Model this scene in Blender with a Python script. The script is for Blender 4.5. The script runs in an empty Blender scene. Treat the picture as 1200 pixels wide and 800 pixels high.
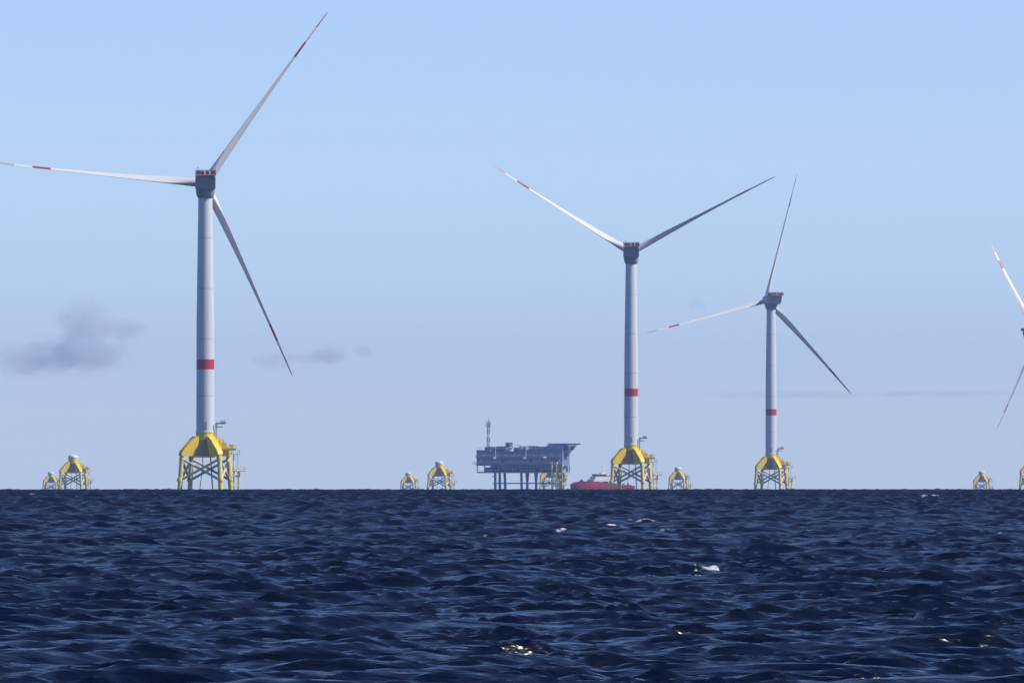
import bpy, math, random
import numpy as np
from mathutils import Vector, Matrix

random.seed(7)
rng = np.random.default_rng(11)
scene = bpy.context.scene
C = scene.collection
R = math.radians

# ------------------------------------------------------------------ place
EARTH = 7.43e6            # earth radius with refraction: the sea curves away to a real horizon
EYE = 2.0                 # camera height above the water
FPX = 14500.0             # focal length in pixels of a 1200 px wide frame
EYE_ROW = 563.6           # eye level in the frame
def sea_z(d): return -d * d / (2 * EARTH)
def spot(px, d):          # a place on the water d metres out, in the direction px
    x = (px - 600.0) / FPX * d
    return Vector((x, d, sea_z(math.hypot(x, d))))

# ------------------------------------------------------------------ materials
def nodes_of(name):
    m = bpy.data.materials.new(name); m.use_nodes = True
    nt = m.node_tree; b = nt.nodes['Principled BSDF']
    return m, nt, b
def paint(name, col, rough=0.5, dirt=0.25, scale=0.35, dirt_col=None, metallic=0.0):
    m, nt, b = nodes_of(name)
    tc = nt.nodes.new('ShaderNodeTexCoord')
    mp = nt.nodes.new('ShaderNodeMapping'); mp.inputs['Scale'].default_value = (1, 1, 0.25)
    no = nt.nodes.new('ShaderNodeTexNoise'); no.inputs['Scale'].default_value = scale; no.inputs['Detail'].default_value = 6
    rp = nt.nodes.new('ShaderNodeValToRGB')
    rp.color_ramp.elements[0].position = 0.42; rp.color_ramp.elements[1].position = 0.75
    rp.color_ramp.elements[0].color = (*col, 1)
    dc = dirt_col or tuple(c * (1 - dirt) for c in col)
    rp.color_ramp.elements[1].color = (*dc, 1)
    nt.links.new(tc.outputs['Object'], mp.inputs['Vector']); nt.links.new(mp.outputs['Vector'], no.inputs['Vector'])
    nt.links.new(no.outputs['Fac'], rp.inputs['Fac']); nt.links.new(rp.outputs['Color'], b.inputs['Base Color'])
    b.inputs['Roughness'].default_value = rough; b.inputs['Metallic'].default_value = metallic
    return m
def banded(name, base, band, edges, rough=0.45, seams=None, tip=None):
    """white paint with painted bands between heights along the part's own Z"""
    m, nt, b = nodes_of(name)
    L = nt.links.new
    tc = nt.nodes.new('ShaderNodeTexCoord'); sx = nt.nodes.new('ShaderNodeSeparateXYZ')
    L(tc.outputs['Object'], sx.inputs['Vector'])
    def math_node(op, a, bb):
        n = nt.nodes.new('ShaderNodeMath'); n.operation = op
        for i, v in enumerate((a, bb)):
            if isinstance(v, (int, float)): n.inputs[i].default_value = v
            else: L(v, n.inputs[i])
        return n.outputs[0]
    fac = None
    for lo, hi in edges:
        f = math_node('MULTIPLY', math_node('GREATER_THAN', sx.outputs['Z'], lo), math_node('LESS_THAN', sx.outputs['Z'], hi))
        fac = f if fac is None else math_node('MAXIMUM', fac, f)
    mp = nt.nodes.new('ShaderNodeMapping'); mp.inputs['Scale'].default_value = (1, 1, 0.05)
    no = nt.nodes.new('ShaderNodeTexNoise'); no.inputs['Scale'].default_value = 0.8; no.inputs['Detail'].default_value = 5
    L(tc.outputs['Object'], mp.inputs['Vector']); L(mp.outputs['Vector'], no.inputs['Vector'])
    rp = nt.nodes.new('ShaderNodeValToRGB')
    rp.color_ramp.elements[0].position = 0.4; rp.color_ramp.elements[1].position = 0.8
    rp.color_ramp.elements[0].color = (*base, 1); rp.color_ramp.elements[1].color = (*[c * 0.86 for c in base], 1)
    L(no.outputs['Fac'], rp.inputs['Fac'])
    col = rp.outputs['Color']
    if seams:
        sf = None
        for z in seams:
            f = math_node('LESS_THAN', math_node('ABSOLUTE', math_node('SUBTRACT', sx.outputs['Z'], z), 0.0), 0.12)
            sf = f if sf is None else math_node('MAXIMUM', sf, f)
        ms = nt.nodes.new('ShaderNodeMix'); ms.data_type = 'RGBA'
        L(math_node('MULTIPLY', sf, 0.5), ms.inputs['Factor']); L(col, ms.inputs['A']); ms.inputs['B'].default_value = (0.25, 0.25, 0.26, 1)
        col = ms.outputs['Result']
    mx = nt.nodes.new('ShaderNodeMix'); mx.data_type = 'RGBA'
    L(fac, mx.inputs['Factor']); L(col, mx.inputs['A']); mx.inputs['B'].default_value = (*band, 1)
    L(mx.outputs['Result'], b.inputs['Base Color'])
    if tip:
        mt = nt.nodes.new('ShaderNodeMix'); mt.data_type = 'RGBA'
        L(math_node('GREATER_THAN', sx.outputs['Z'], tip), mt.inputs['Factor']); L(mx.outputs['Result'], mt.inputs['A']); mt.inputs['B'].default_value = (0.60, 0.30, 0.28, 1)
        L(mt.outputs['Result'], b.inputs['Base Color'])
    b.inputs['Roughness'].default_value = rough
    return m

RED = (0.52, 0.03, 0.03)
M = {}
M['tower'] = banded('tower_paint', (0.72, 0.73, 0.74), RED, [(38.4, 41.6)], 0.42, seams=(30.0, 48.0, 64.0, 80.0))
M['blade'] = banded('blade_paint', (0.80, 0.80, 0.79), (0.44, 0.045, 0.045), [(49.2, 55.0)], 0.38, tip=60.8)
M['nacelle'] = paint('nacelle_grey', (0.36, 0.37, 0.39), 0.5, 0.2)
M['white'] = paint('white_paint', (0.80, 0.80, 0.79), 0.45, 0.12)
M['red'] = paint('red_paint', (0.48, 0.035, 0.03), 0.5, 0.3)
M['yellow'] = paint('yellow_paint', (0.90, 0.68, 0.02), 0.5, 0.28, 0.5, (0.74, 0.50, 0.04))
M['leg'] = paint('leg_yellow', (0.86, 0.72, 0.16), 0.55, 0.3, 0.5, (0.68, 0.55, 0.20))
M['brace'] = paint('brace_yellow', (0.72, 0.64, 0.42), 0.55, 0.3, 0.6)
M['brown'] = paint('shaded_yellow_column', (0.34, 0.23, 0.07), 0.6, 0.4, 0.6, (0.46, 0.30, 0.05))  # yellow column coloured brown, shade between the arms painted in
M['ochre'] = paint('ochre_paint', (0.72, 0.52, 0.14), 0.6, 0.35)
M['railred'] = paint('rail_red_shaded', (0.32, 0.03, 0.03), 0.5, 0.3)  # red darkened, the shade on the hoist railing is in the colour
M['galv'] = paint('galvanised_steel', (0.40, 0.40, 0.40), 0.5, 0.35)
M['dark'] = paint('dark_steel', (0.06, 0.065, 0.075), 0.5, 0.2)
M['rust'] = paint('primer_orange', (0.40, 0.16, 0.06), 0.6, 0.3)
M['steelblue'] = paint('blue_grey_paint', (0.23, 0.28, 0.42), 0.5, 0.3, 0.18, (0.11, 0.145, 0.25))
M['steelblue2'] = paint('pale_blue_grey_paint', (0.30, 0.35, 0.46), 0.5, 0.3, 0.25)
M['steelblue3'] = paint('slate_blue_paint', (0.17, 0.225, 0.37), 0.5, 0.3, 0.2, (0.26, 0.31, 0.42))
M['steeldark'] = paint('dark_blue_grey_paint', (0.055, 0.065, 0.10), 0.55, 0.3, 0.4)
M['hull'] = paint('hull_red', (0.56, 0.035, 0.045), 0.45, 0.35, 0.4)
M['glass'] = paint('dark_window_glass', (0.02, 0.025, 0.03), 0.1, 0.1)
M['cream'] = paint('cream_yellow_paint', (0.80, 0.66, 0.26), 0.55, 0.3, 0.5)

# ------------------------------------------------------------------ mesh helpers
class MB:
    def __init__(s): s.v = []; s.f = []
    def add(s, vs, fs):
        o = len(s.v); s.v += [tuple(v) for v in vs]; s.f += [tuple(i + o for i in f) for f in fs]
        return s
    def box(s, x0, x1, y0, y1, z0, z1, rz=0, piv=(0, 0)):
        vs = [(x, y, z) for z in (z0, z1) for x, y in ((x0, y0), (x1, y0), (x1, y1), (x0, y1))]
        if rz:
            c, n = math.cos(rz), math.sin(rz)
            vs = [(piv[0] + (x - piv[0]) * c - (y - piv[1]) * n, piv[1] + (x - piv[0]) * n + (y - piv[1]) * c, z) for x, y, z in vs]
        return s.add(vs, [(3, 2, 1, 0), (4, 5, 6, 7), (0, 1, 5, 4), (1, 2, 6, 5), (2, 3, 7, 6), (3, 0, 4, 7)])
    def tube(s, a, b, r0, r1=None, n=14):
        a, b = Vector(a), Vector(b); r1 = r0 if r1 is None else r1
        d = (b - a).normalized(); u = d.orthogonal().normalized(); w = d.cross(u)
        vs = []
        for p, r in ((a, r0), (b, r1)):
            for k in range(n):
                t = 2 * math.pi * k / n
                vs.append(p + u * (r * math.cos(t)) + w * (r * math.sin(t)))
        fs = [(k, (k + 1) % n, n + (k + 1) % n, n + k) for k in range(n)]
        fs += [tuple(reversed(range(n))), tuple(range(n, 2 * n))]
        return s.add(vs, fs)
    def lathe(s, prof, n=40, axis='z'):
        vs = []; fs = []
        for r, z in prof:
            for k in range(n):
                t = 2 * math.pi * k / n
                p = (r * math.cos(t), r * math.sin(t), z)
                if axis == 'y': p = (p[0], z, -p[1])
                vs.append(p)
        m = len(prof)
        for j in range(m - 1):
            for k in range(n):
                fs.append((j * n + k, j * n + (k + 1) % n, (j + 1) * n + (k + 1) % n, (j + 1) * n + k))
        fs += [tuple(reversed(range(n))), tuple(range((m - 1) * n, m * n))]
        return s.add(vs, fs)
    def loft(s, rings, caps=True):
        n = len(rings[0]); vs = [p for r in rings for p in r]; fs = []
        for j in range(len(rings) - 1):
            for k in range(n):
                fs.append((j * n + k, j * n + (k + 1) % n, (j + 1) * n + (k + 1) % n, (j + 1) * n + k))
        if caps:
            fs += [tuple(reversed(range(n))), tuple(range((len(rings) - 1) * n, len(rings) * n))]
        return s.add(vs, fs)
    def rail(s, pts, z, h=1.15, r=0.05, step=1.6, closed=False, mids=1):
        P = [Vector((p[0], p[1], z)) for p in pts]
        if closed: P.append(P[0])
        for a, b in zip(P, P[1:]):
            L = (b - a).length; k = max(1, int(L / step))
            for i in range(k + 1):
                q = a.lerp(b, i / k); s.tube(q, q + Vector((0, 0, h)), r, n=5)
            for m in range(mids + 1):
                dz = Vector((0, 0, h * (m + 1) / (mids + 1)))
                s.tube(a + dz, b + dz, r, n=5)
        return s
    def build(s, name, mat, parent=None, smooth=None, loc=None):
        me = bpy.data.meshes.new(name); me.from_pydata(s.v, [], s.f); me.validate(); me.update()
        me.materials.append(mat)
        if smooth:
            me.shade_smooth()
            me.set_sharp_from_angle(angle=R(smooth))
        o = bpy.data.objects.new(name, me); C.objects.link(o)
        if parent: o.parent = parent
        if loc: o.location = loc
        return o

def tag(o, label, cat, group=None):
    o['label'] = label; o['category'] = cat
    if group: o['group'] = group
    return o
def thing(name, loc, label, cat, group=None, rz=0.0):
    o = bpy.data.objects.new(name, None); C.objects.link(o)
    o.location = loc; o.rotation_euler = (0, 0, rz)
    return tag(o, label, cat, group)
def children_of(o): return [c for c in C.objects if c.parent == o]
def copy_tree(o, parent=None):
    c = o.copy(); C.objects.link(c)
    if parent: c.parent = parent
    for ch in children_of(o): copy_tree(ch, c)
    return c

# ------------------------------------------------------------------ foundation: four legged yellow jacket with its transition piece
ANG = [R(32.5 + 90 * k) for k in range(4)]
def polar(a, r, z): return Vector((r * math.cos(a), r * math.sin(a), z))
def foundation_parts(root, crane=True):
    knee_r, sea_r = 8.55, 9.45
    for a in ANG:
        slope = (sea_r - knee_r) / 11.6
        b = MB(); b.tube(polar(a, sea_r + 9 * slope, -9), polar(a, knee_r, 11.9), 0.78, 0.74, 20)
        b.tube(polar(a, sea_r + 0.02, 3.0), polar(a, sea_r - 0.05, 3.9), 0.9, 0.9, 20)
        b.tube(polar(a, knee_r + .09, 9.7), polar(a, knee_r + .02, 10.6), 0.86, 0.86, 20)
        b.build('leg', M['leg'], root, 40)
    for k in range(4):
        a0, a1 = ANG[k], ANG[(k + 1) % 4]
        for p, q in ((a0, a1), (a1, a0)):
            b = MB(); lo = polar(p, 9.2, 3.35); hi = polar(q, 8.68, 10.1)
            d = (hi - lo).normalized()
            off = Vector((math.cos((a0 + a1) / 2 + (math.pi if k == 3 else 0)), math.sin((a0 + a1) / 2 + (math.pi if k == 3 else 0)), 0)) * (0.33 if p == a0 else -0.33)
            b.tube(lo + off * 0.4, hi + off * 0.4, 0.4, 0.4, 12)
            b.build('brace', M['brace'], root, 60)
    tp = MB()
    tp.lathe([(2.2, 16.3), (3.1, 16.3), (3.1, 16.6), (2.92, 16.65), (2.92, 18.3), (3.04, 18.3), (3.04, 18.6), (2.2, 18.6)], 48)
    tp = tp.build('transition_piece', M['yellow'], root, 40)
    pl = MB()
    ring = [polar(a + da, 4.6, 0) for a in ANG for da in (-0.22, 0.22)]
    pl.loft([[(p.x, p.y, 10.55) for p in ring], [(p.x, p.y, 10.88) for p in ring]])
    pl.build('bottom_plate', M['yellow'], tp)
    MB().lathe([(2.6, 10.92), (4.3, 10.92), (4.25, 11.4), (3.08, 16.28), (2.6, 16.28)], 48).build('column', M['brown'], tp, 40)
    for a in ANG:
        b = MB(); ca, sa = math.cos(a), math.sin(a)
        prof = [(2.5, 10.95, 1.15), (8.9, 10.95, 0.95), (9.35, 11.5, 0.92), (9.15, 12.2, 0.92), (8.4, 13.1, 1.0), (5.6, 15.9, 1.15), (3.9, 17.15, 1.25), (2.7, 17.25, 1.25)]
        P = [[Vector((r * ca - s * w * sa, r * sa + s * w * ca, z)) for r, z, w in prof] for s in (-1, 1)]
        n = len(prof)
        fs = [tuple(range(n)), tuple(reversed(range(n, 2 * n)))] + [(k, n + k, n + (k + 1) % n, (k + 1) % n) for k in range(n)]
        b.add(P[0] + P[1], [tuple(reversed(f)) for f in fs])
        # stiffener rims standing proud of the web
        for s in (-1, 1):
            w = 1.1 * s
            b.tube(Vector((4.0 * ca - 1.27 * s * sa, 4.0 * sa + 1.27 * s * ca, 17.08)), Vector((5.6 * ca - 1.17 * s * sa, 5.6 * sa + 1.17 * s * ca, 15.9)), 0.12, n=6)
            b.tube(Vector((5.6 * ca - 1.17 * s * sa, 5.6 * sa + 1.17 * s * ca, 15.9)), Vector((8.4 * ca - 1.02 * s * sa, 8.4 * sa + 1.02 * s * ca, 13.1)), 0.12, n=6)
        b.build('arm', M['yellow'], tp, 30)
    # working deck on the boat side
    b = MB(); b.box(3.1, 9.9, -3.2, 3.2, 13.2, 13.42)
    b.box(7.6, 11.0, -2.2, 2.0, 11.45, 11.65)
    for y in (-2.6, 0, 2.6): b.box(3.0, 9.6, y - .12, y + .12, 12.8, 13.2)
    b.build('deck', M['cream'], root)
    for pts, z in (([(3.2, -3.1), (9.8, -3.1), (9.8, 3.1), (3.2, 3.1)], 13.42), ([(8.2, -2.1), (10.9, -2.1), (10.9, 1.9), (8.2, 1.9)], 11.65)):
        MB().rail(pts, z, 1.2, 0.055).build('railing', M['yellow'], root)
    b = MB(); b.box(5.0, 6.8, -1.2, 1.2, 13.44, 15.2); b.box(3.6, 4.8, 0.6, 2.6, 13.44, 16.0); b.box(7.6, 8.9, -2.0, -0.4, 13.44, 14.6)
    b.tube((5.9, 0, 15.22), (5.9, 0, 16.3), 0.25, n=12)
    b.build('equipment_box', M['ochre'], root)
    if crane:
        b = MB()
        b.tube((3.5, -1.2, 13.42), (3.5, -1.2, 20.4), 0.28, 0.24, 12)
        b.box(3.3, 6.6, -1.55, -0.9, 21.1, 21.55); b.box(3.3, 5.6, -1.45, -0.95, 20.1, 20.4)
        b.tube((3.5, -1.2, 20.3), (3.5, -1.2, 21.3), 0.4, n=12)
        cr = b.build('davit_crane', M['galv'], root)
        MB().box(4.8, 6.5, -1.7, -0.75, 21.56, 22.3).build('crane_housing', M['white'], cr)
    # boat landing: two fender tubes, ladder, rest platform
    b = MB()
    for y in (-1.1, 1.1):
        b.tube((10.7, y, -7), (10.7, y, 6.0), 0.26, n=10); b.tube((10.7, y, 6.0), (9.2, y * 1.2, 7.0), 0.24, n=8)
        for z in (1.5, 4.6): b.tube((10.7, y, z), (8.1, y * 2.2, z), 0.18, n=8)
    b.tube((9.0, -1.4, -7), (9.0, -1.4, 11.4), 0.16, n=8); b.tube((9.0, 1.4, -7), (9.0, 1.4, 11.4), 0.16, n=8)
    b.build('boat_landing', M['leg'], root, 50)
    b = MB()
    for y in (-0.35, 0.35): b.tube((10.2, y, -4), (10.2, y, 12.6), 0.06, n=6)
    for i in range(46): b.tube((10.2, -0.35, -2 + i * .32), (10.2, 0.35, -2 + i * .32), 0.035, n=5)
    b.build('ladder', M['galv'], root)
    b = MB(); b.box(8.6, 12.6, -2.2, 2.2, 6.05, 6.3)
    b.tube((9.2, -1.8, 6.05), (8.0, -3.0, 3.4), 0.14, n=6); b.tube((9.2, 1.8, 6.05), (7.9, 3.6, 3.4), 0.14, n=6)
    b.rail([(8.7, -2.1), (12.5, -2.1), (12.5, 2.1), (8.7, 2.1)], 6.3, 1.2, 0.055)
    b.build('rest_platform', M['cream'], root)
    b = MB()
    b.tube((-0.8, -2.4, 11), (-0.7, -2.8, 8.6), 0.13, n=8); b.tube((-0.7, -2.8, 8.6), (-2.4, -4.6, -6), 0.12, n=8)
    b.tube((1.6, 2.4, 11), (2.6, 5.0, -6), 0.2, n=8)
    b.build('cable_tube', M['dark'], root, 50)

# ------------------------------------------------------------------ wind turbine
HUB_Z, HUB_Y = 97.5, 6.4
def blade_mesh():
    pitch0 = R(74); ns, npt = 46, 28
    rings = []
    def lerp_tab(r, tab):
        for (a, x), (b, y) in zip(tab, tab[1:]):
            if r <= b:
                t = (r - a) / (b - a); t = t * t * (3 - 2 * t) if len(tab) < 5 else t
                return x + (y - x) * t
        return tab[-1][1]
    chord = [(0, 2.7), (3.5, 2.7), (8, 3.3), (13, 3.9), (18, 3.8), (30, 3.0), (45, 2.1), (58, 1.4), (63, 1.0), (65.2, .75), (66, .35)]
    thick = [(0, 2.7), (3.5, 2.7), (8, 2.4), (13, 1.95), (18, 1.6), (30, 1.05), (45, .68), (58, .42), (63, .28), (65.2, .2), (66, .1)]
    for i in range(ns + 1):
        u = i / ns; r = 1.5 + (66 - 1.5) * u
        c, th = lerp_tab(r, chord), lerp_tab(r, thick)
        w = min(1, max(0, (r - 3.5) / 8.5)); w = w * w * (3 - 2 * w)
        p = pitch0 - R(11) * max(0, 1 - r / 40)
        te = Vector((-math.cos(p), -math.sin(p), 0)); nrm = Vector((-te.y, te.x, 0))
        s = r / 66.0
        off = Vector((1.1 * s ** 2.2 - 0.4 * s, 0.9 * s * s + 0.02 * r, r * (1 + 0.018 * s)))
        ring = []
        for k in range(npt):
            a = 2 * math.pi * k / npt
            xi = math.cos(a)                                  # -1 leading edge .. +1 trailing edge
            foil = math.sin(a) * (1 - 0.42 * (xi + 0.15)) * (0.97 if xi < 0 else 1 - 0.25 * xi)
            yy = (1 - w) * math.sin(a) + w * foil
            cx = w * 0.12
            ring.append(off + te * (c * (xi * 0.5 + cx)) + nrm * (th * 0.5 * yy))
        rings.append(ring)
    return MB().loft(rings)

def make_turbine():
    root = thing('wind_turbine', (0, 0, 0), '', 'wind turbine', 'wind turbines standing at sea')
    foundation_parts(root)
    prof = [(2.4, 18.6), (2.95, 18.6), (2.95, 19.0), (2.86, 19.02)]
    for i in range(1, 25):
        z = 19.02 + (93.0 - 19.02) * i / 24
        t = i / 24
        prof.append((2.86 - 0.12 * t - 0.52 * max(0, (t - 0.45) / 0.55) ** 1.1, z))
    prof.append((1.8, 93.0))
    tw = MB().lathe(prof, 64).build('tower', M['tower'], root, 40)
    d = MB(); d.box(-0.55, 0.55, -2.98, -2.6, 19.6, 21.9); d.build('door', M['galv'], tw)
    # nacelle: rear faces the camera, hub on the far side
    n = MB()
    def sect(y, hw, zt, zb, ch, chb):
        return [(-hw + ch, y, zt), (hw - ch, y, zt), (hw, y, zt - ch), (hw, y, zb + chb), (hw - chb * .8, y, zb), (-hw + chb * .8, y, zb), (-hw, y, zb + chb), (-hw, y, zt - ch)]
    rings = [sect(-5.9, 2.8, 1.5, -1.6, .5, .6), sect(-6.0, 3.05, 1.8, -1.9, .4, .6), sect(-5.6, 3.2, 2.0, -2.3, .3, .6), sect(1.5, 3.2, 2.0, -2.3, .4, .6), sect(4.3, 2.6, 1.9, -2.1, .6, .8), sect(4.7, 2.2, 1.6, -1.8, .6, .8)]
    # the rear wall leans in towards its foot
    rr = []
    for j, ring in enumerate(rings):
        rr.append([(x, y - (0.42 * (z - (-2.3)) if j < 3 else 0), z) for x, y, z in ring])
    n.loft([list(reversed(r)) for r in rr])
    # horizontal panel joints on the side and rear
    na = n.build('nacelle', M['nacelle'], root, 25, (0, 0, HUB_Z))
    b = MB()
    ringz = lambda y0, y1, hw, z: [(-hw, y0, z), (hw, y0, z), (hw, y1, z), (-hw, y1, z)]
    b.loft([[(2.3 * math.cos(t), 2.5 * math.sin(t), -4.9) for t in np.linspace(0, 2 * math.pi, 33)[:-1]],
            [(2.75 * math.cos(t), 3.4 * math.sin(t), -4.2) for t in np.linspace(0, 2 * math.pi, 33)[:-1]],
            [(3.0 * math.cos(t), 4.4 * math.sin(t), -2.9) for t in np.linspace(0, 2 * math.pi, 33)[:-1]],
            [(3.1 * math.cos(t), 4.9 * math.sin(t), -2.28) for t in np.linspace(0, 2 * math.pi, 33)[:-1]]])
    b.build('yaw_housing', M['nacelle'], na, 50)
    b = MB()
    b.box(-3.25, 3.25, -9.3, -3.4, 2.04, 2.2)
    b.build('hoist_deck', M['nacelle'], na)
    b = MB()
    y0, y1, hw, z0 = -9.2, -3.5, 3.18, 2.22
    for s in (-1, 1):
        for i in range(4):
            ya = y0 + 0.12 + i * 1.42
            b.box(s * hw - .05, s * hw + .05, ya, ya + 1.25, z0 + .05, z0 + 1.35)
    for i in range(4):
        xa = -hw + 0.14 + i * 1.56
        b.box(xa, xa + (1.42 if i in (0, 3) else 1.0), y0 - .05, y0 + .05, z0 + .05, z0 + 1.4)
    b.rail([(-hw, y1), (-hw, y0), (hw, y0), (hw, y1)], z0, 1.6, 0.06, 1.5, mids=0)
    b.build('hoist_railing', M['railred'], na)
    b = MB(); b.box(-2.2, 2.2, -3.2, -0.8, 2.02, 3.75); b.box(-1.5, 1.5, -0.78, 2.6, 2.02, 2.6)
    b.build('cooler', M['white'], na)
    b = MB()
    b.tube((-2.4, -3.32, 2.0), (-2.4, -3.32, 4.9), 0.07, n=6); b.tube((-2.7, -3.32, 4.5), (-2.1, -3.32, 4.5), 0.06, n=6); b.tube((-2.42, -3.32, 2.5), (2.4, -3.32, 2.5), 0.06, n=6); b.tube((2.4, -3.32, 2.0), (2.4, -3.32, 4.5), 0.07, n=6)
    b.build('weather_mast', M['dark'], na)
    b = MB()
    b.tube((-2.5, -7.05, 0.3), (2.5, -7.05, 0.3), 0.12, n=6)
    b.build('handrail', M['galv'], na)
    # hub and blades
    h = MB().lathe([(0.05, 3.0), (0.9, 2.8), (1.6, 2.2), (2.0, 1.2), (2.1, 0), (2.1, -1.2), (1.9, -1.75), (0.05, -1.78)], 36, 'y')
    for k in range(3):
        a = R(90 + 120 * k)
        h.tube((0, 0, 0), (1.95 * math.cos(a), 0, 1.95 * math.sin(a)), 1.5, 1.5, 28)
    hub = h.build('rotor_hub', M['white'], root, 40)
    bm = blade_mesh()
    first = None
    for k in range(3):
        if first is None: first = o = bm.build('blade', M['blade'], hub, 50)
        else:
            o = first.copy(); C.objects.link(o); o.parent = hub
        o.rotation_euler = (0, R(90 - 120 * k), 0)
    return root

def pose(root, loc, yaw, phase, twist=0.0, label=''):
    root.location = loc; root.rotation_euler = (0, 0, twist)
    root['label'] = label
    for c in children_of(root):
        if c.name.startswith('nacelle'): c.rotation_euler = (0, 0, yaw - twist)
        if c.name.startswith('rotor_hub'):
            y = yaw - twist
            c.location = (-HUB_Y * math.sin(y), HUB_Y * math.cos(y), HUB_Z)
            c.rotation_euler = (0, -phase, y)

proto = make_turbine()
turbines = [   # px, distance, yaw, phase, foundation twist
    (240.6, 3919, R(2), R(55), 0, 'nearest and tallest white wind turbine, one blade reaching out level'),
    (739.6, 5067, R(0.5), R(28.3), R(-2), 'wind turbine beside the red ship, two blades raised in a wide V'),
    (903.6, 6340, R(20), R(75.3), R(-3), 'wind turbine with its rotor turned aside and one blade nearly upright'),
    (1210.5, 7720, R(-33), R(2.6), R(-4), 'wind turbine cut off by the frame edge, only two blades showing'),
]
todo = [proto] + [copy_tree(proto) for _ in turbines[1:]]
for o, (px, d, yaw, ph, tw, lab) in zip(todo, turbines):
    pose(o, spot(px, d), yaw, ph, tw, lab)

# ------------------------------------------------------------------ foundations still without a turbine
def make_jacket():
    root = thing('turbine_foundation', (0, 0, 0), '', 'foundation', 'yellow foundations without turbines')
    foundation_parts(root, False)
    MB().lathe([(2.3, 18.62), (2.95, 18.62), (2.95, 19.75), (2.3, 19.75)], 36).build('collar', M['yellow'], root, 40)
    b = MB().lathe([(2.3, 19.78), (3.1, 19.78), (3.1, 20.2), (2.9, 20.8), (2.3, 21.3), (1.3, 21.6), (0.1, 21.7)], 36)
    b.build('cover', M['white'], root, 40)
    return root
jp = make_jacket()
jackets = [
    (85.8, 7430, 0, 'yellow four legged foundation with white cover, larger one of the pair under the cloud'),
    (59.6, 12300, 3, 'small far yellow foundation standing just left of a larger one under the cloud'),
    (514.8, 8800, -2, 'white capped yellow foundation, larger one of the pair left of the substation'),
    (478.6, 12500, 2, 'tiny far yellow foundation, smaller one of the pair left of the substation'),
    (645, 9450, 0, 'yellow foundation seen through the legs of the grey offshore substation'),
    (794.6, 10500, 1, 'pale yellow foundation standing alone between the two middle wind turbines'),
    (1150.3, 11900, -1, 'small lone yellow foundation near the turbine cut off by the frame'),
]
for i, (px, d, tw, lab) in enumerate(jackets):
    o = jp if i == 0 else copy_tree(jp)
    o.location = spot(px, d); o.rotation_euler = (0, 0, R(tw)); o['label'] = lab

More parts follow.
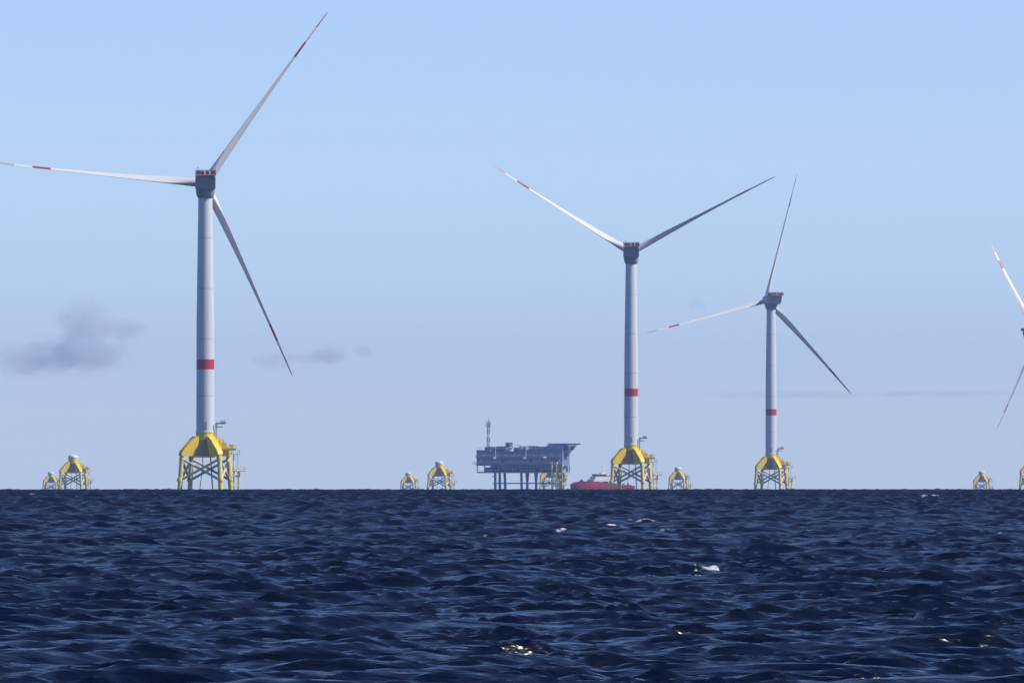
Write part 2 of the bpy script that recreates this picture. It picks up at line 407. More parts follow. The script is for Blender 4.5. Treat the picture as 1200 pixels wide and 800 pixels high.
# ------------------------------------------------------------------ offshore substation
def make_substation():
    root = thing('offshore_substation', spot(613, 7700), 'blue grey offshore substation on legs with striped mast and helideck', 'substation', rz=R(-9))
    K = 1.883
    X = lambda px, y=0.0: (px - 613) / K - y * 0.158
    # legs
    for px, y, lean in ((580, -12, 0), (585.2, 12, 0.2), (591, -4, 0.9), (611, -12, 0.2), (618, 12, 0), (628.4, -12, 0), (653.3, -12, 0), (660.5, 12, 0)):
        b = MB(); b.tube((X(px, y) + lean, y, -6), (X(px, y), y, 11.5), 0.85, 0.8, 16)
        if px in (618, 628.4): b.tube((X(px, y), y, 7.0), (X(px, y), y, 11.5), 0.95, 1.3, 16)
        if px == 580: b.box(X(px, y) - 1.7, X(px, y) - .5, y - .6, y + .6, 8.6, 9.2); b.box(X(px, y) - 1.5, X(px, y) - .5, y - .6, y + .6, 4.3, 4.9)
        b.build('leg', M['steelblue'], root, 40)
    for y in (-12, 12):
        b = MB(); b.tube((X(580, y), y, 4.7), (X(653, y), y, 4.7), 0.36, n=10); b.build('brace', M['steelblue'], root, 50)
    # cable deck: slabs, posts, machinery between
    b = MB()
    b.box(-26.8, 27.2, -15, 15, 11.1, 11.9); b.box(-27.2, 27.2, -15.4, 15.4, 15.6, 16.4)
    for x in np.arange(-26.4, 27.3, 4.45):
        for y in (-14.6, 14.6): b.box(x - .25, x + .25, y - .25, y + .25, 11.9, 15.6)
    for x in np.arange(-21.9, 22, 8.9): b.tube((x, -14.6, 12.0), (x + 4.4, -14.6, 15.5), 0.2, n=6)
    b.build('cable_deck', M['steelblue'], root)
    b = MB(); r2 = random.Random(3)
    b.box(-22.5, 26.4, 12.5, 13.2, 11.92, 15.58)
    x = -22.5
    while x < 25:
        w = r2.uniform(2.2, 5.5); b.box(x, x + w, -12 + r2.uniform(0, 3), 12, 11.95, 13.6 + r2.uniform(0.4, 1.9)); x += w + r2.uniform(0.1, 0.5)
    b.build('machinery', M['steeldark'], root)
    b = MB()
    for i in range(4): b.tube((-22 + i * 11.5, -14.9, 13 + 0.5 * (i % 2)), (-22 + i * 11.5 + 9.2, -14.9, 13 + 0.5 * (i % 2)), 0.22, n=8)
    b.tube((-14, -15.0, 14.6), (22, -15.0, 14.6), 0.16, n=8)
    b.build('pipe', M['white'], root)
    # main modules with panel ribs and walkways
    spec = [(-27, -18.4, 25.3, 'steelblue'), (-18.35, -1.0, 24.6, 'steelblue3'), (-0.95, 15.4, 25.6, 'steelblue'), (15.45, 27.0, 26.3, 'steelblue3')]
    for x0, x1, zt, mt in spec:
        b = MB(); b.box(x0, x1, -14.5, 14.5, 16.42, zt)
        b.box(x0 - .1, x1 + .02, -14.9, -14.5, 20.4, 20.75); b.box(x0 - .1, x1 + .02, -14.8, -14.5, zt - .4, zt + .02)
        for q in np.arange(x0 + .8, x1 - .4, 1.55): b.box(q, q + .18, -14.72, -14.5, 16.6, 20.3); b.box(q, q + .18, -14.68, -14.5, 20.8, zt - .5)
        mo = b.build('module', M[mt], root)
        for i_, q in enumerate(np.arange(x0 + 1.8, x1 - 2.5, 5.1)):
            MB().box(q, q + 2.0, -14.82, -14.52, 17.3, 19.6).build('louvre', M['steeldark' if i_ % 2 else 'steelblue2'], mo)
            MB().box(q + 2.3, q + 3.6, -14.82, -14.52, 21.2, 23.3).build('louvre', M['steelblue2'], mo)
    b = MB(); b.box(-29.2, 27.3, -17.2, -14.92, 16.5, 16.75); b.box(-29.2, -27.02, -15, 10, 16.5, 16.75); b.box(-28.4, -27.02, -12, 4, 20.5, 20.7)
    b.rail([(-29.1, -17.1), (27.2, -17.1)], 16.76, 1.2, 0.07, 1.8)
    b.rail([(-28.3, -11), (-28.3, 3)], 20.7, 1.2, 0.07, 1.8)
    b.box(-27.2, 27.3, -16.2, -14.92, 20.82, 21.0); b.rail([(-27.1, -16.1), (27.2, -16.1)], 21.0, 1.2, 0.07, 1.8)
    b.build('walkway', M['galv'], root)
    b = MB(); b.rail([(-26.9, -14.3), (-1.2, -14.3), (15, -14.3)], 25.6, 1.3, 0.07, 1.8)
    b.build('roof_railing', M['white'], root)
    # roof equipment
    b = MB(); r3 = random.Random(8)
    for x, w, h in ((-19.5, 6.5, 1.9), (-16, 2.5, 1.2), (-12.6, 5.5, 2.2), (-3.4, 3, 1.4), (1.4, 6.5, 1.5), (6.8, 4.2, 2.4), (11.2, 3.4, 2.0)):
        b.box(x - w / 2, x + w / 2, -10 + r3.uniform(0, 4), 6, 24.62, 25.5 + h)
    b.box(9.0, 15.0, -8, 8, 25.62, 27.4)
    b.build('roof_unit', M['steeldark'], root)
    b = MB()
    for x in (0.5, 3.6): b.lathe([(1.3, 0), (1.5, .1), (1.5, 1.9), (0.2, 2.5)], 20); b.v[-80:] = [(p[0] + x, p[1] - 11, p[2] + 25.62) for p in b.v[-80:]]
    b.build('tank', M['steelblue2'], root, 40)
    # crane
    b = MB(); b.tube((-6.6, -9, 24.6), (-6.6, -9, 26.6), 0.9, n=16); b.box(-9.5, -5.2, -10.5, -7.5, 26.0, 27.0)
    cr = b.build('crane', M['white'], root, 40)
    b = MB(); b.box(-9.4, -7.2, -10.6, -7.6, 27.02, 30.0); b.build('crane_cab', M['dark'], cr)
    b = MB(); b.box(-6.9, -4.9, -10.2, -8.0, 27.02, 30.2); b.tube((-5.6, -9.1, 29.6), (6.5, -9.1, 26.6), 0.3, 0.2, 8); b.build('crane_boom', M['white'], cr)
    b = MB(); b.tube((-18.3, -10, 25), (-20.6, -10, 30.4), 0.18, n=6); b.build('boom_rest', M['dark'], root)
    # striped lattice mast
    m = banded('mast_paint', (0.75, 0.75, 0.75), RED, [(5.0, 7.9), (10.1, 13.2), (15.3, 18.6)], 0.5)
    b = MB()
    cx, cy = 0, 0
    for sx, sy in ((-1, -1), (1, -1), (1, 1), (-1, 1)): b.tube((sx * .85, sy * .85, 0), (sx * .62, sy * .62, 17.6), 0.16, n=8)
    for i in range(12):
        z = i * 1.45; q = .85 - .23 * z / 17.6
        P = [Vector((sx * q, sy * q, z)) for sx, sy in ((-1, -1), (1, -1), (1, 1), (-1, 1))]
        for k in range(4):
            b.tube(P[k], P[(k + 1) % 4] + Vector((0, 0, 1.45)), 0.1, n=6); b.tube(P[k], P[(k + 1) % 4], 0.09, n=6)
    mast = b.build('mast', m, root, None, (X(573.6), -6, 25.3))
    b = MB(); b.box(-1.5, 1.5, -1.5, 1.5, 14.6, 14.9)
    for x, y, h in ((-1.4, -1.2, 3.8), (0, 1.3, 4.6), (1.4, -1.2, 3.4), (.4, -.3, 5.2)): b.tube((x, y, 14.6), (x, y, 14.6 + h), 0.14, n=6)
    b.build('antenna', M['dark'], mast)
    # life raft canisters and lamp poles along the front walkway
    for px, z in ((579.3, 20.2), (615, 20.2), (638.8, 20.4)):
        b = MB(); b.tube((X(px, -16) - .9, -15.8, z), (X(px, -16) + .9, -15.8, z), 0.8, n=16); b.build('life_raft', M['white'], root, 40)
    b = MB(); b.tube((X(580.2, -15), -15.2, 21), (X(580.2, -15), -15.2, 27.6), 0.17, n=8); b.tube((X(616.4, -15), -15.2, 21.0), (X(616.4, -15), -15.2, 28.0), 0.17, n=8)
    b.build('lamp_pole', M['white'], root)
    # accommodation block carrying the helideck
    b = MB(); b.box(17.0, 27.5, -13.5, 13.5, 26.32, 28.55); b.box(15.8, 17.0, -13, 13, 26.32, 27.6)
    b.build('helideck_support', M['steelblue'], root)
    oc = [(10.2 * math.cos(R(22.5 + 45 * k)), 9.8 * math.sin(R(22.5 + 45 * k))) for k in range(8)]
    b = MB(); b.loft([[(26.4 + x, y - 3, 28.6) for x, y in oc], [(26.4 + x, y - 3, 29.15) for x, y in oc]])
    hd = b.build('helideck', M['steelblue2'], root)
    oc2 = [(x * 1.16, y * 1.16) for x, y in oc]
    b = MB()
    for k in range(8):
        a, c = oc2[k], oc2[(k + 1) % 8]; e, g = oc[k], oc[(k + 1) % 8]
        b.add([(26.4 + p[0], p[1] - 3, 29.18) for p in (e, g)] + [(26.4 + p[0], p[1] - 3, 29.45) for p in (c, a)] + [(26.4 + p[0], p[1] - 3, 29.24) for p in (e, g)] + [(26.4 + p[0], p[1] - 3, 29.51) for p in (c, a)],
              [(3, 2, 1, 0), (4, 5, 6, 7), (0, 1, 5, 4), (1, 2, 6, 5), (2, 3, 7, 6), (3, 0, 4, 7)])
    b.build('safety_net', M['white'], hd)
    b = MB()
    for y in (-9, -3, 3):
        b.tube((27.2, y, 21.5), (33.2, y, 28.5), 0.26, n=8); b.tube((27.2, y, 25.6), (30.9, y, 25.6), 0.2, n=8); b.tube((30.9, y, 25.6), (31.0, y, 28.5), 0.2, n=8)
        b.tube((27.2, y, 27.4), (32.4, y, 27.4), 0.2, n=8)
    b.box(27.05, 31.6, -10, 4, 25.7, 25.95); b.box(27.05, 29.4, -8, 4, 21.6, 21.85)
    b.rail([(27.1, -10), (31.5, -10), (31.5, 4)], 25.95, 1.1, 0.07)
    b.build('strut', M['steeldark'], root)
    b = MB(); b.tube((19.0, -15.2, 17.2), (21.2, -15.6, 17.2), .75, n=14); b.tube((22.4, -15.2, 17.2), (24.2, -15.6, 17.2), .75, n=14); b.tube((23.8, -15, 17.4), (26.2, -15, 20.6), .28, n=8)
    b.build('lifeboat', M['white'], root, 40)
    # yellow stair tower at the end that takes the boats
    b = MB()
    for px, y in ((652.2, -17.5), (657.5, -17.5), (664.5, -17.5), (652.2, -14.8), (664.5, -14.8)): b.tube((X(px), y, -6), (X(px), y, 16.2), 0.5, 0.5, 10)
    for z in (3.4, 7.2, 11.2, 15.0): b.box(X(651.6, -17), X(665.2, -17), -17.9, -14.6, z, z + .3)
    for z0, s in ((3.6, 1), (7.4, -1), (11.4, 1)):
        xa, xb = (X(653, -17), X(664, -17)) if s > 0 else (X(664, -17), X(653, -17)); b.tube((xa, -16.4, z0), (xb, -16.4, z0 + 3.7), 0.32, n=8); b.tube((xa, -17.4, z0), (xb, -17.4, z0 + 3.7), 0.2, n=8)
    for q in (654.2, 657.4, 660.6, 663.8): b.box(X(q, -17) - .9, X(q, -17) + .9, -17.25, -17.0, 7.5, 10.4, R(32), (X(q, -17), -17.1))  # panels added and turned to the sun to brighten the tower
    b.box(X(658.5, -17), X(663.5, -17), -17.3, -16.9, 11.6, 14.9, R(28), (X(661, -17), -17.1)); b.box(X(652.8, -17), X(656.4, -17), -17.3, -16.9, 12.2, 14.9, R(28), (X(654.6, -17), -17.1)); b.box(X(655, -17), X(659.5, -17), -17.2, -16.8, .5, 6.6, R(28), (X(657, -17), -17.0)); b.box(X(660.5, -17), X(664, -17), -17.2, -16.8, 4, 6.9, R(28), (X(662, -17), -17.0))
    b.build('stair_tower', M['cream'], root)
make_substation()

# ------------------------------------------------------------------ red ship behind the second turbine
def make_ship():
    root = thing('supply_ship', spot(704.5, 7200), 'red hulled supply ship with white deckhouse behind the turbine foundation', 'ship', rz=R(27))
    st = [(-18.2, 0.15, 3.3, 2.6), (-17.0, 1.5, 3.9, 0.4), (-14.5, 3.0, 4.9, -1), (-10, 4.2, 5.3, -2), (-4, 4.6, 5.1, -2.4), (3, 4.6, 4.2, -2.4), (7, 4.6, 3.0, -2.4), (13, 4.5, 2.7, -2.2), (17.4, 4.3, 2.7, -1.0), (18.2, 4.0, 2.7, 0.4)]
    rings = [[(x, -w, zt), (x, -w * .97, zt * .45 + zb * .3), (x, -w * .7, zb * .8), (x, 0, zb), (x, w * .7, zb * .8), (x, w * .97, zt * .45 + zb * .3), (x, w, zt)] for x, w, zt, zb in st]
    rings = [[(x * 1.11, y, z) for x, y, z in r] for r in rings]
    hull = MB().loft(rings).build('hull', M['hull'], root, 50)
    b = MB()
    P = [(x * 1.11, w, zt) for x, w, zt, zb in st]
    for (xa, wa, za), (xb, wb, zb_) in zip(P, P[1:]):
        for s in (-1, 1): b.tube((xa, s * wa, za + .05), (xb, s * wb, zb_ + .05), 0.13, n=6)
    for x in np.arange(7, 18, 1.6): b.tube((x, -4.5, 1.6), (x + .5, -4.5, 0.3), 0.28, n=6)
    b.build('fender', M['dark'], hull)
    b = MB(); b.box(-6.8, 6.2, -4.1, 3.9, 4.0, 6.8); b.box(-5.4, 5.4, -3.7, 3.5, 6.82, 8.3)
    b.add([(-8.4, -3.4, 4.9), (-8.4, 3.4, 4.9), (-6.5, 3.8, 4.9), (-6.5, -3.8, 4.9), (-6.6, -3.8, 6.5), (-6.6, 3.8, 6.5)], [(0, 1, 2, 3), (0, 3, 4), (1, 5, 2), (0, 4, 5, 1), (3, 2, 5, 4)])
    dh = b.build('deckhouse', M['white'], root)
    b = MB()
    b.box(-1.5, 2.6, -4.16, -4.06, 4.6, 5.3); b.box(4.4, 5.3, -4.16, -4.06, 4.4, 6.0)
    b.build('window', M['glass'], dh)
    b = MB(); b.box(-4.3, 1.9, -3.0, 3.0, 8.32, 9.5); b.box(2.1, 5.0, -2, 2, 8.32, 8.7); b.build('wheelhouse', M['glass'], root)
    b = MB(); b.box(-4.6, 2.2, -3.3, 3.3, 9.52, 9.75); b.box(-0.6, 2.0, -1.6, 1.6, 9.77, 10.5); b.build('wheelhouse_roof', M['white'], root)
    b = MB(); b.tube((1.0, 0, 9.7), (1.0, 0, 14.4), 0.3, 0.18, 10); b.tube((-.4, 0, 12.4), (2.4, 0, 12.4), 0.2, n=8); b.box(.2, 2.2, -.4, .4, 13.3, 13.7); b.tube((0.2, 0, 9.7), (1, 0, 13), 0.14, n=6)
    b.build('mast', M['white'], root)
    b = MB(); b.box(-13.6, -12.2, -1, 1, 5.2, 6.1); b.tube((-12.9, -1, 5.9), (-13.4, -1, 6.7), .3, n=8); b.build('winch', M['dark'], root)
    for x0, x1, z in ((10.8, 13.6, 5.5), (13.9, 17.0, 5.1)):
        b = MB(); b.box(x0, x1, -3, 1, 2.72, z)
        ct = b.build('cargo_box', M['white'], root)
        b = MB(); b.box(x1 - 1.2, x1 - .3, -3.06, -2.98, 3.4, 4.3); b.build('hatch', M['dark'], ct)
    b = MB(); b.box(8.2, 10.4, -2.4, 2, 2.72, 4.4); b.box(8.0, 17.6, -4.2, -4.05, 2.72, 3.5); b.build('deck_gear', M['rust'], root)
make_ship()

# ------------------------------------------------------------------ sea: one curved sheet carrying wind waves out to the horizon
def make_sea():
    half = 0.054
    fan = np.linspace(-half, half, 560)
    side = []; a, st = half, fan[1] - fan[0]
    while a < math.pi - 0.16:
        st = min(st * 1.13, 0.16); a += st; side.append(a)
    side = np.array(side); th = np.concatenate([-side[::-1], fan, side])
    rr = list(np.geomspace(3, 96, 70))
    while rr[-1] < 6200: rr.append(rr[-1] + max(0.10, rr[-1] * 0.00075))
    while rr[-1] < 16500: rr.append(rr[-1] * 1.03)
    rr = np.array(rr); dr = np.gradient(rr)
    nr, nc = len(rr), len(th)
    sn, cs = np.sin(th), np.cos(th)
    X = (rr[:, None] * sn[None, :]).astype(np.float32); Y = (rr[:, None] * cs[None, :]).astype(np.float32)
    Z = np.zeros_like(X); DX = np.zeros_like(X); DY = np.zeros_like(X)
    # wave components: wind from the far side, short crested
    lams = np.concatenate([np.geomspace(7, 30, 12), np.geomspace(2.2, 7, 24), np.geomspace(0.26, 2.2, 46)])
    lams *= rng.uniform(0.94, 1.06, len(lams))
    # slow gust pattern that roughens and calms the small waves
    gust = np.zeros_like(X)
    for i in range(7):
        l = rng.uniform(2.5, 9); t = rng.uniform(0, 2 * math.pi); ph = rng.uniform(0, 6.28)
        gust += np.sin((X * math.cos(t) + Y * math.sin(t)) * np.float32(2 * math.pi / l) + np.float32(ph))
    gust = np.clip(1 + 0.2 * gust, 0.4, 1.8).astype(np.float32)
    # the sea builds up away from the sheltered water by the boat
    build = (0.6 + 3.2 * np.clip((rr - 130) / 2600, 0, 1) ** 0.75).astype(np.float32)[:, None]
    for lam in lams:
        k = 2 * math.pi / lam
        ang = R(-70) + rng.normal(0, R(28 if lam > 7.5 else 34 if lam > 4 else 24 if lam > 1.2 else 30))
        if lam > 7.5: amp = 0.015 * math.exp(-((lam - 9) / 11) ** 2)
        elif lam > 2.2: amp = 0.0055 * lam * math.exp(-((lam - 3.6) / 3.2) ** 2)
        else: amp = (0.0106 if lam < 0.9 else 0.0094) * lam * (0.55 + 0.45 * min(1.0, 0.7 / lam))
        kx, ky = k * math.cos(ang), k * math.sin(ang)
        ph = (X * np.float32(kx) + Y * np.float32(ky) + np.float32(rng.uniform(0, 6.28)))
        f = np.clip((lam / dr - 1.0) / 1.2, 0.0 if lam < 1.0 else 0.35 if lam < 2.2 else 0.8, 1).astype(np.float32)[:, None] * np.float32(amp)
        a_ = f * gust if lam < 2.2 else f * build if lam > 4 else f * (0.5 + 0.5 * build)
        s_, c_ = np.sin(ph), np.cos(ph)
        Z += a_ * c_
        q = 0.5
        DX -= (q * math.cos(ang)) * a_ * s_; DY -= (q * math.sin(ang)) * a_ * s_
    # the steepest crests have already broken: soften the tallest peaks
    zr = 2.1 * float(Z[120:900].std()) * (build / build[500]).astype(np.float32)
    Z = np.where(Z > zr, zr + (Z - zr) * 0.6, Z)
    # sharpen the crests a little
    sd = float(Z[200:2000].std()); Z = Z + (0.05 + 0.13 * np.clip((rr - 500) / 2500, 0, 1))[:, None].astype(np.float32) * (np.minimum(Z * Z, 30 * sd * sd) / sd - sd)
    # breaking crests: places on the water with a little foam
    foam = np.zeros_like(X)
    def range_of(row):
        dep = (row - EYE_ROW) / FPX
        return EYE * EARTH * 2 / (dep * EARTH + math.sqrt(dep * dep * EARTH * EARTH - 2 * EYE * EARTH))
    caps = [(722, 620, 9, .10), (756, 613, 11, .13), (743, 616, 10, .08), (659, 625, 5, .09), (829, 675, 11, .16), (812, 679, 8, .08), (752, 683, 9, .05), (1092, 585, 14, .16), (1076, 587, 10, .1),
            (331, 578, 7, .13), (110, 600, 4, .06), (1165, 631, 5, .04), (1005, 642, 5, .03), (565, 632, 7, .06), (522, 592, 5, .05), (783, 626, 8, .04), (40, 582, 6, .05), (636, 684, 6, .04)]
    th_r = np.float32(0)
    for px, row, w, hgt in caps:
        d = range_of(row); x0 = (px - 600) / FPX * d; sx = w / FPX * d * 1.15
        i0, i1 = np.searchsorted(rr, [d - 14, d + 14])
        sl = slice(i0, i1)
        # settle each cap on the highest crest near its place
        m = (np.abs(X[sl] - x0) < sx * 1.5) & (np.abs(Y[sl] - d) < max(3.0, d * 0.012))
        if not m.any(): continue
        zz = np.where(m, Z[sl], -9); j = np.unravel_index(np.argmax(zz), zz.shape)
        yc = Y[sl][j]; xc = x0
        dx = (X[sl] - xc) / sx; dyy = (Y[sl] - yc) - 0.35 * np.sin(dx * 2.3 + px)
        tail = np.exp(-dx * dx) * np.exp(-(dyy / max(0.55, dr[i0] * 1.2)) ** 2)
        u = (X[sl] - xc) / sx
        rag = np.zeros_like(u)
        for q_ in range(6):
            rag += np.sin(u * (3.1 + 2.9 * q_) + Y[sl] * (1.7 + 1.3 * q_) + px * (q_ + 1)) / (1 + 0.35 * q_)
        rag = np.clip(0.5 + 0.3 * rag, 0, 1.2)
        Z[sl] += ((0.03 + hgt * 0.5) * tail * (0.35 + 0.75 * rag)).astype(np.float32)
        foam[sl] = np.maximum(foam[sl], np.clip(tail ** 0.8 * (0.3 + 1.1 * rag) * (1.5 if hgt > .07 else .7), 0, 1))
    Z = Z - (0.45 * np.clip((rr - 500) / 3200, 0, 1))[:, None].astype(np.float32)
    Z = Z + (-(rr ** 2) / (2 * EARTH))[:, None].astype(np.float32)
    co = np.empty((nr * nc + 1, 3), np.float32)
    co[:-1, 0] = (X + DX).ravel(); co[:-1, 1] = (Y + DY).ravel(); co[:-1, 2] = Z.ravel(); co[-1] = 0
    i = np.arange(nr - 1)[:, None] * nc + np.arange(nc)[None, :]
    jn = np.roll(np.arange(nc), -1)
    q = np.stack([i, i + nc, (np.arange(nr - 1)[:, None] + 1) * nc + jn[None, :], np.arange(nr - 1)[:, None] * nc + jn[None, :]], -1).reshape(-1, 4)
    q = q[:, ::-1]
    tri = np.stack([np.full(nc, nr * nc), np.arange(nc), jn], -1)[:, ::-1]
    loops = np.concatenate([q.ravel(), tri.ravel()]).astype(np.int32)
    starts = np.concatenate([np.arange(len(q)) * 4, len(q) * 4 + np.arange(nc) * 3]).astype(np.int32)
    me = bpy.data.meshes.new('sea')
    me.vertices.add(len(co)); me.vertices.foreach_set('co', co.ravel())
    me.loops.add(len(loops)); me.loops.foreach_set('vertex_index', loops)
    me.polygons.add(len(starts)); me.polygons.foreach_set('loop_start', starts)
    me.update(calc_edges=True); me.shade_smooth()
    # facets finer than the mesh spacing become surface roughness
    ur = np.clip((dr - 0.12) / 1.4, 0, 1); ur = 0.21 + 0.12 * (ur ** 0.6)
    ra = me.attributes.new('ripple', 'FLOAT', 'POINT'); ra.data.foreach_set('value', np.append(np.repeat(ur[:, None], nc, 1).ravel(), 0.2).astype(np.float32))
    at = me.attributes.new('foam', 'FLOAT', 'POINT'); at.data.foreach_set('value', np.append(foam.ravel(), 0).astype(np.float32))
    o = bpy.data.objects.new('sea', me); C.objects.link(o); o['kind'] = 'structure'

    m, nt, b = nodes_of('sea_water'); L = nt.links.new
    tc = nt.nodes.new('ShaderNodeTexCoord')
    def noise(scale, detail, stretch, rough=0.6):
        mp = nt.nodes.new('ShaderNodeMapping'); mp.inputs['Scale'].default_value = stretch; mp.inputs['Rotation'].default_value = (0, 0, R(10))
        n = nt.nodes.new('ShaderNodeTexNoise'); n.inputs['Scale'].default_value = scale; n.inputs['Detail'].default_value = detail; n.inputs['Roughness'].default_value = rough
        L(tc.outputs['Object'], mp.inputs['Vector']); L(mp.outputs['Vector'], n.inputs['Vector'])
        return n.outputs['Fac']
    b1 = nt.nodes.new('ShaderNodeBump'); b1.inputs['Strength'].default_value = 1.0; b1.inputs['Distance'].default_value = 0.075
    L(noise(4.2, 3, (0.4, 1, 1), 0.5), b1.inputs['Height'])
    b2 = nt.nodes.new('ShaderNodeBump'); b2.inputs['Strength'].default_value = 1.0; b2.inputs['Distance'].default_value = 0.26
    L(noise(0.75, 2, (0.7, 1, 1)), b2.inputs['Height']); L(b2.outputs['Normal'], b1.inputs['Normal'])
    b.inputs['Base Color'].default_value = (0.0005, 0.0026, 0.014, 1)
    ri = nt.nodes.new('ShaderNodeAttribute'); ri.attribute_name = 'ripple'; L(ri.outputs['Fac'], b.inputs['Roughness']); b.inputs['IOR'].default_value = 1.333
    L(b1.outputs['Normal'], b.inputs['Normal'])
    fo = nt.nodes.new('ShaderNodeBsdfDiffuse'); fo.inputs['Color'].default_value = (0.66, 0.69, 0.72, 1)
    fa = nt.nodes.new('ShaderNodeAttribute'); fa.attribute_name = 'foam'
    mr = nt.nodes.new('ShaderNodeMapRange'); mr.interpolation_type = 'SMOOTHSTEP'
    mu = nt.nodes.new('ShaderNodeMath'); mu.operation = 'MULTIPLY'; L(fa.outputs['Fac'], mu.inputs[0])
    ad = nt.nodes.new('ShaderNodeMath'); ad.operation = 'ADD'; ad.operation = 'MULTIPLY_ADD'; L(noise(3.4, 6, (1, 0.6, 2), 0.7), ad.inputs[0]); ad.inputs[1].default_value = 3.4; ad.inputs[2].default_value = -1.05
    L(ad.outputs[0], mu.inputs[1]); L(mu.outputs[0], mr.inputs['Value']); mr.inputs['From Min'].default_value = 0.2; mr.inputs['From Max'].default_value = 0.95
    mx = nt.nodes.new('ShaderNodeMixShader'); L(mr.outputs['Result'], mx.inputs['Fac']); L(b.outputs['BSDF'], mx.inputs[1]); L(fo.outputs['BSDF'], mx.inputs[2])
    L(mx.outputs['Shader'], nt.nodes['Material Output'].inputs['Surface'])
    me.materials.append(m)
make_sea()

# ------------------------------------------------------------------ air
def make_haze():
    b = MB().box(-17000, 17000, -17000, 17000, -21, 190)
    m = bpy.data.materials.new('haze_air'); m.use_nodes = True; nt = m.node_tree; nt.nodes.clear()
    out = nt.nodes.new('ShaderNodeOutputMaterial'); v = nt.nodes.new('ShaderNodeVolumePrincipled')
    v.inputs['Color'].default_value = (0.37, 0.535, 0.95, 1); v.inputs['Density'].default_value = HAZE; v.inputs['Anisotropy'].default_value = 0.0
    nt.links.new(v.outputs[0], out.inputs['Volume'])
    o = b.build('haze', m); o['kind'] = 'stuff'
    return o
HAZE = 3.7e-5
make_haze()

# clouds far beyond the farm
def make_cloud(px, row, w, h, label, dens, thr, seed, lumps, scale):
    dens *= 1.25; thr -= 0.05
    D = 60000.0
    x = (px - 600) / FPX * D; z = EYE + (EYE_ROW - row) / FPX * D
    sx, sz = w / FPX * D / 2, h / FPX * D / 2
    me = bpy.data.meshes.new('cloud'); import bmesh
    bm = bmesh.new(); bmesh.ops.create_icosphere(bm, subdivisions=4, radius=1.0)
    for v in bm.verts:
        p = v.co; k = 1 + 0.08 * math.sin(5 * p.x + seed) * math.cos(4 * p.z + seed) + 0.05 * math.sin(9 * p.y)
        v.co = Vector((p.x * sx * k, p.y * sx * 0.5 * k, p.z * sz * k))
    bm.to_mesh(me); bm.free()
    m = bpy.data.materials.new('cloud_vapour'); m.use_nodes = True; nt = m.node_tree; nt.nodes.clear(); L = nt.links.new
    out = nt.nodes.new('ShaderNodeOutputMaterial'); v = nt.nodes.new('ShaderNodeVolumePrincipled')
    v.inputs['Color'].default_value = (0.90, 0.98, 1.0, 1); v.inputs['Anisotropy'].default_value = 0.0
    tc = nt.nodes.new('ShaderNodeTexCoord')
    def M2(op, a, b_, cl=False):
        n = nt.nodes.new('ShaderNodeMath'); n.operation = op; n.use_clamp = cl
        for i, q in enumerate((a, b_)):
            if isinstance(q, (int, float)): n.inputs[i].default_value = q
            else: L(q, n.inputs[i])
        return n.outputs[0]
    n = nt.nodes.new('ShaderNodeTexNoise'); n.inputs['Scale'].default_value = scale; n.inputs['Detail'].default_value = 8; n.inputs['Roughness'].default_value = 0.62
    mp = nt.nodes.new('ShaderNodeMapping'); mp.inputs['Location'].default_value = (seed * 371.0, seed * 97.0, 0)
    L(tc.outputs['Object'], mp.inputs['Vector']); L(mp.outputs['Vector'], n.inputs['Vector'])
    field = None
    for lx, lz, lr, lh in lumps:      # soft lumps of vapour inside the hull
        m3 = nt.nodes.new('ShaderNodeMapping'); m3.vector_type = 'TEXTURE'
        m3.inputs['Location'].default_value = (lx * sx, 0, lz * sz); m3.inputs['Scale'].default_value = (lr * sx, 0.5 * sx, lh * sz)
        ln = nt.nodes.new('ShaderNodeVectorMath'); ln.operation = 'LENGTH'
        L(tc.outputs['Object'], m3.inputs['Vector']); L(m3.outputs['Vector'], ln.inputs[0])
        f = M2('SUBTRACT', 1.0, ln.outputs['Value'], True)
        field = f if field is None else M2('ADD', field, f)
    wob = M2('MULTIPLY', M2('SUBTRACT', n.outputs['Fac'], 0.5), 2.4)
    val = M2('MULTIPLY', M2('SUBTRACT', M2('ADD', M2('MULTIPLY', field, 0.9), wob), thr - 0.32), M2('MULTIPLY', field, 3.0, True))
    d = M2('MULTIPLY', M2('MAXIMUM', val, 0.0), dens)
    L(d, v.inputs['Density']); L(v.outputs[0], out.inputs['Volume'])
    me.materials.append(m)
    o = bpy.data.objects.new('cloud', me); C.objects.link(o); o.location = (x, D, z)
    tag(o, label, 'cloud')
make_cloud(80, 398, 220, 118, 'largest pale cumulus cloud, low over the pair of yellow foundations', 0.006, 0.62, 1.3,
           [(0.2, 0.5, 0.42, 0.6), (0.15, 0.05, 0.55, 0.7), (-0.45, -0.38, 0.62, 0.5), (0.62, 0.22, 0.36, 0.3), (0.25, -0.42, 0.7, 0.45)], 0.011)
make_cloud(362, 418, 170, 46, 'thin ragged grey cloud wisp by the lowest blade tip of the nearest turbine', 0.006, 0.62, 4.1,
           [(-0.5, -0.2, 0.45, 0.7), (0.1, 0.0, 0.5, 0.5), (0.75, 0.3, 0.2, 0.5), (0.3, 0.2, 0.3, 0.7)], 0.014)
make_cloud(1010, 462, 520, 16, 'long thin veil of cloud low in the sky, behind the turned turbine', 0.0009, 0.5, 3.3, [(-0.3, 0, 0.7, 0.8), (0.45, 0.1, 0.5, 0.6)], 0.006)
make_cloud(818, 358, 46, 28, 'small grey cloud puff above a level turbine blade', 0.008, 0.6, 2.2, [(0, 0.1, 0.8, 0.8)], 0.02)
make_cloud(871, 344, 34, 22, 'smallest grey cloud puff close beside the turned turbine nacelle', 0.007, 0.6, 6.7, [(0, 0, 0.8, 0.8)], 0.02)

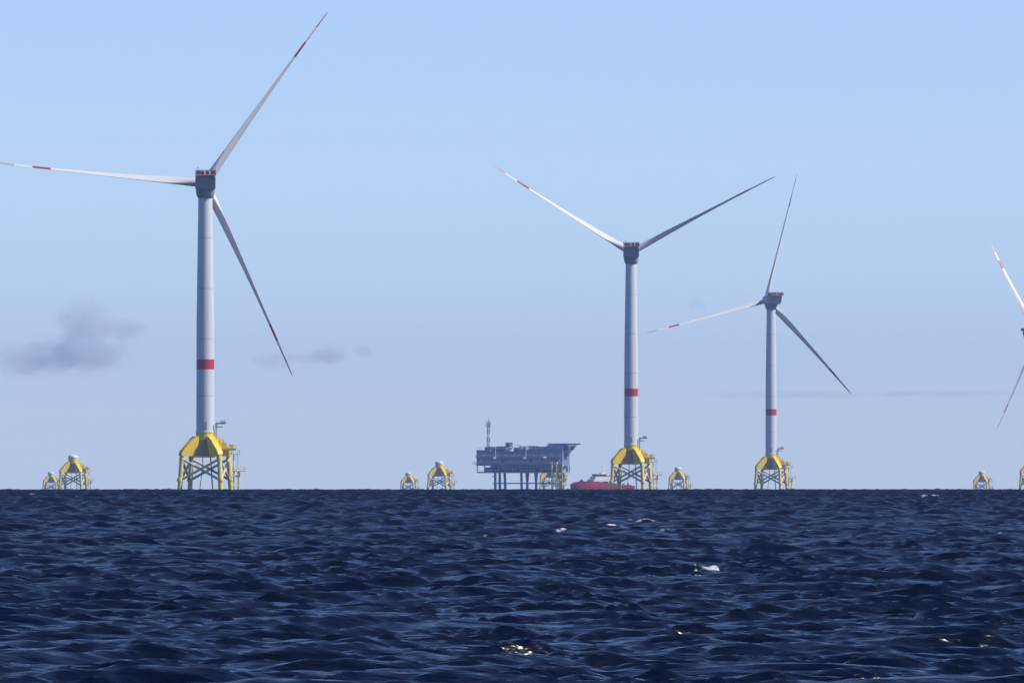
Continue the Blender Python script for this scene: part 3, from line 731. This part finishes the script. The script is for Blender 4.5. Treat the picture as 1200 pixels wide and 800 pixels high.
# ------------------------------------------------------------------ light
SUN_AZ, SUN_EL = R(101), R(44)      # azimuth clockwise from +Y (the view direction)
sdir = Vector((math.sin(SUN_AZ) * math.cos(SUN_EL), math.cos(SUN_AZ) * math.cos(SUN_EL), math.sin(SUN_EL)))
w = bpy.data.worlds.new('World'); scene.world = w; w.use_nodes = True
nt = w.node_tree; bg = nt.nodes['Background']
sky = nt.nodes.new('ShaderNodeTexSky'); sky.sky_type = 'NISHITA'; sky.sun_disc = False
sky.sun_elevation = SUN_EL; sky.sun_rotation = SUN_AZ
sky.air_density = 0.55; sky.dust_density = 0.12; sky.ozone_density = 4.5
tint = nt.nodes.new('ShaderNodeMix'); tint.data_type = 'RGBA'; tint.blend_type = 'MULTIPLY'; tint.inputs['Factor'].default_value = 1
tint.inputs['B'].default_value = (0.955, 0.91, 1.0, 1)      # white balance of the sky
nt.links.new(sky.outputs['Color'], tint.inputs['A']); nt.links.new(tint.outputs['Result'], bg.inputs['Color']); bg.inputs['Strength'].default_value = 0.15
ld = bpy.data.lights.new('sun', 'SUN'); ld.energy = 4.6; ld.angle = R(0.53); ld.color = (1.0, 0.95, 0.87)
lo = bpy.data.objects.new('sun', ld); C.objects.link(lo); lo.rotation_euler = sdir.to_track_quat('Z', 'Y').to_euler(); lo.location = (500, 0, 500)

# ------------------------------------------------------------------ camera
cd = bpy.data.cameras.new('camera'); cam = bpy.data.objects.new('camera', cd); C.objects.link(cam)
cd.sensor_width = 36; cd.sensor_fit = 'HORIZONTAL'; cd.lens = FPX / 1200 * 36
cd.clip_start = 0.5; cd.clip_end = 120000
cam.location = (0, 0, EYE)
cam.rotation_euler = (R(90) + math.atan((EYE_ROW - 400) / FPX), 0, 0)
scene.camera = cam

vs = scene.view_settings
vs.view_transform = 'Standard'; vs.look = 'None'; vs.gamma = 1; vs.use_curve_mapping = False; vs.exposure = 0.0
scene.render.engine = 'CYCLES'
cy = scene.cycles
cy.max_bounces = 18; cy.diffuse_bounces = 2; cy.glossy_bounces = 3; cy.volume_bounces = 16; cy.transparent_max_bounces = 8
cy.use_denoising = True; cy.volume_max_steps = 64
cy.sample_clamp_indirect = 4; cy.sample_clamp_direct = 2.0
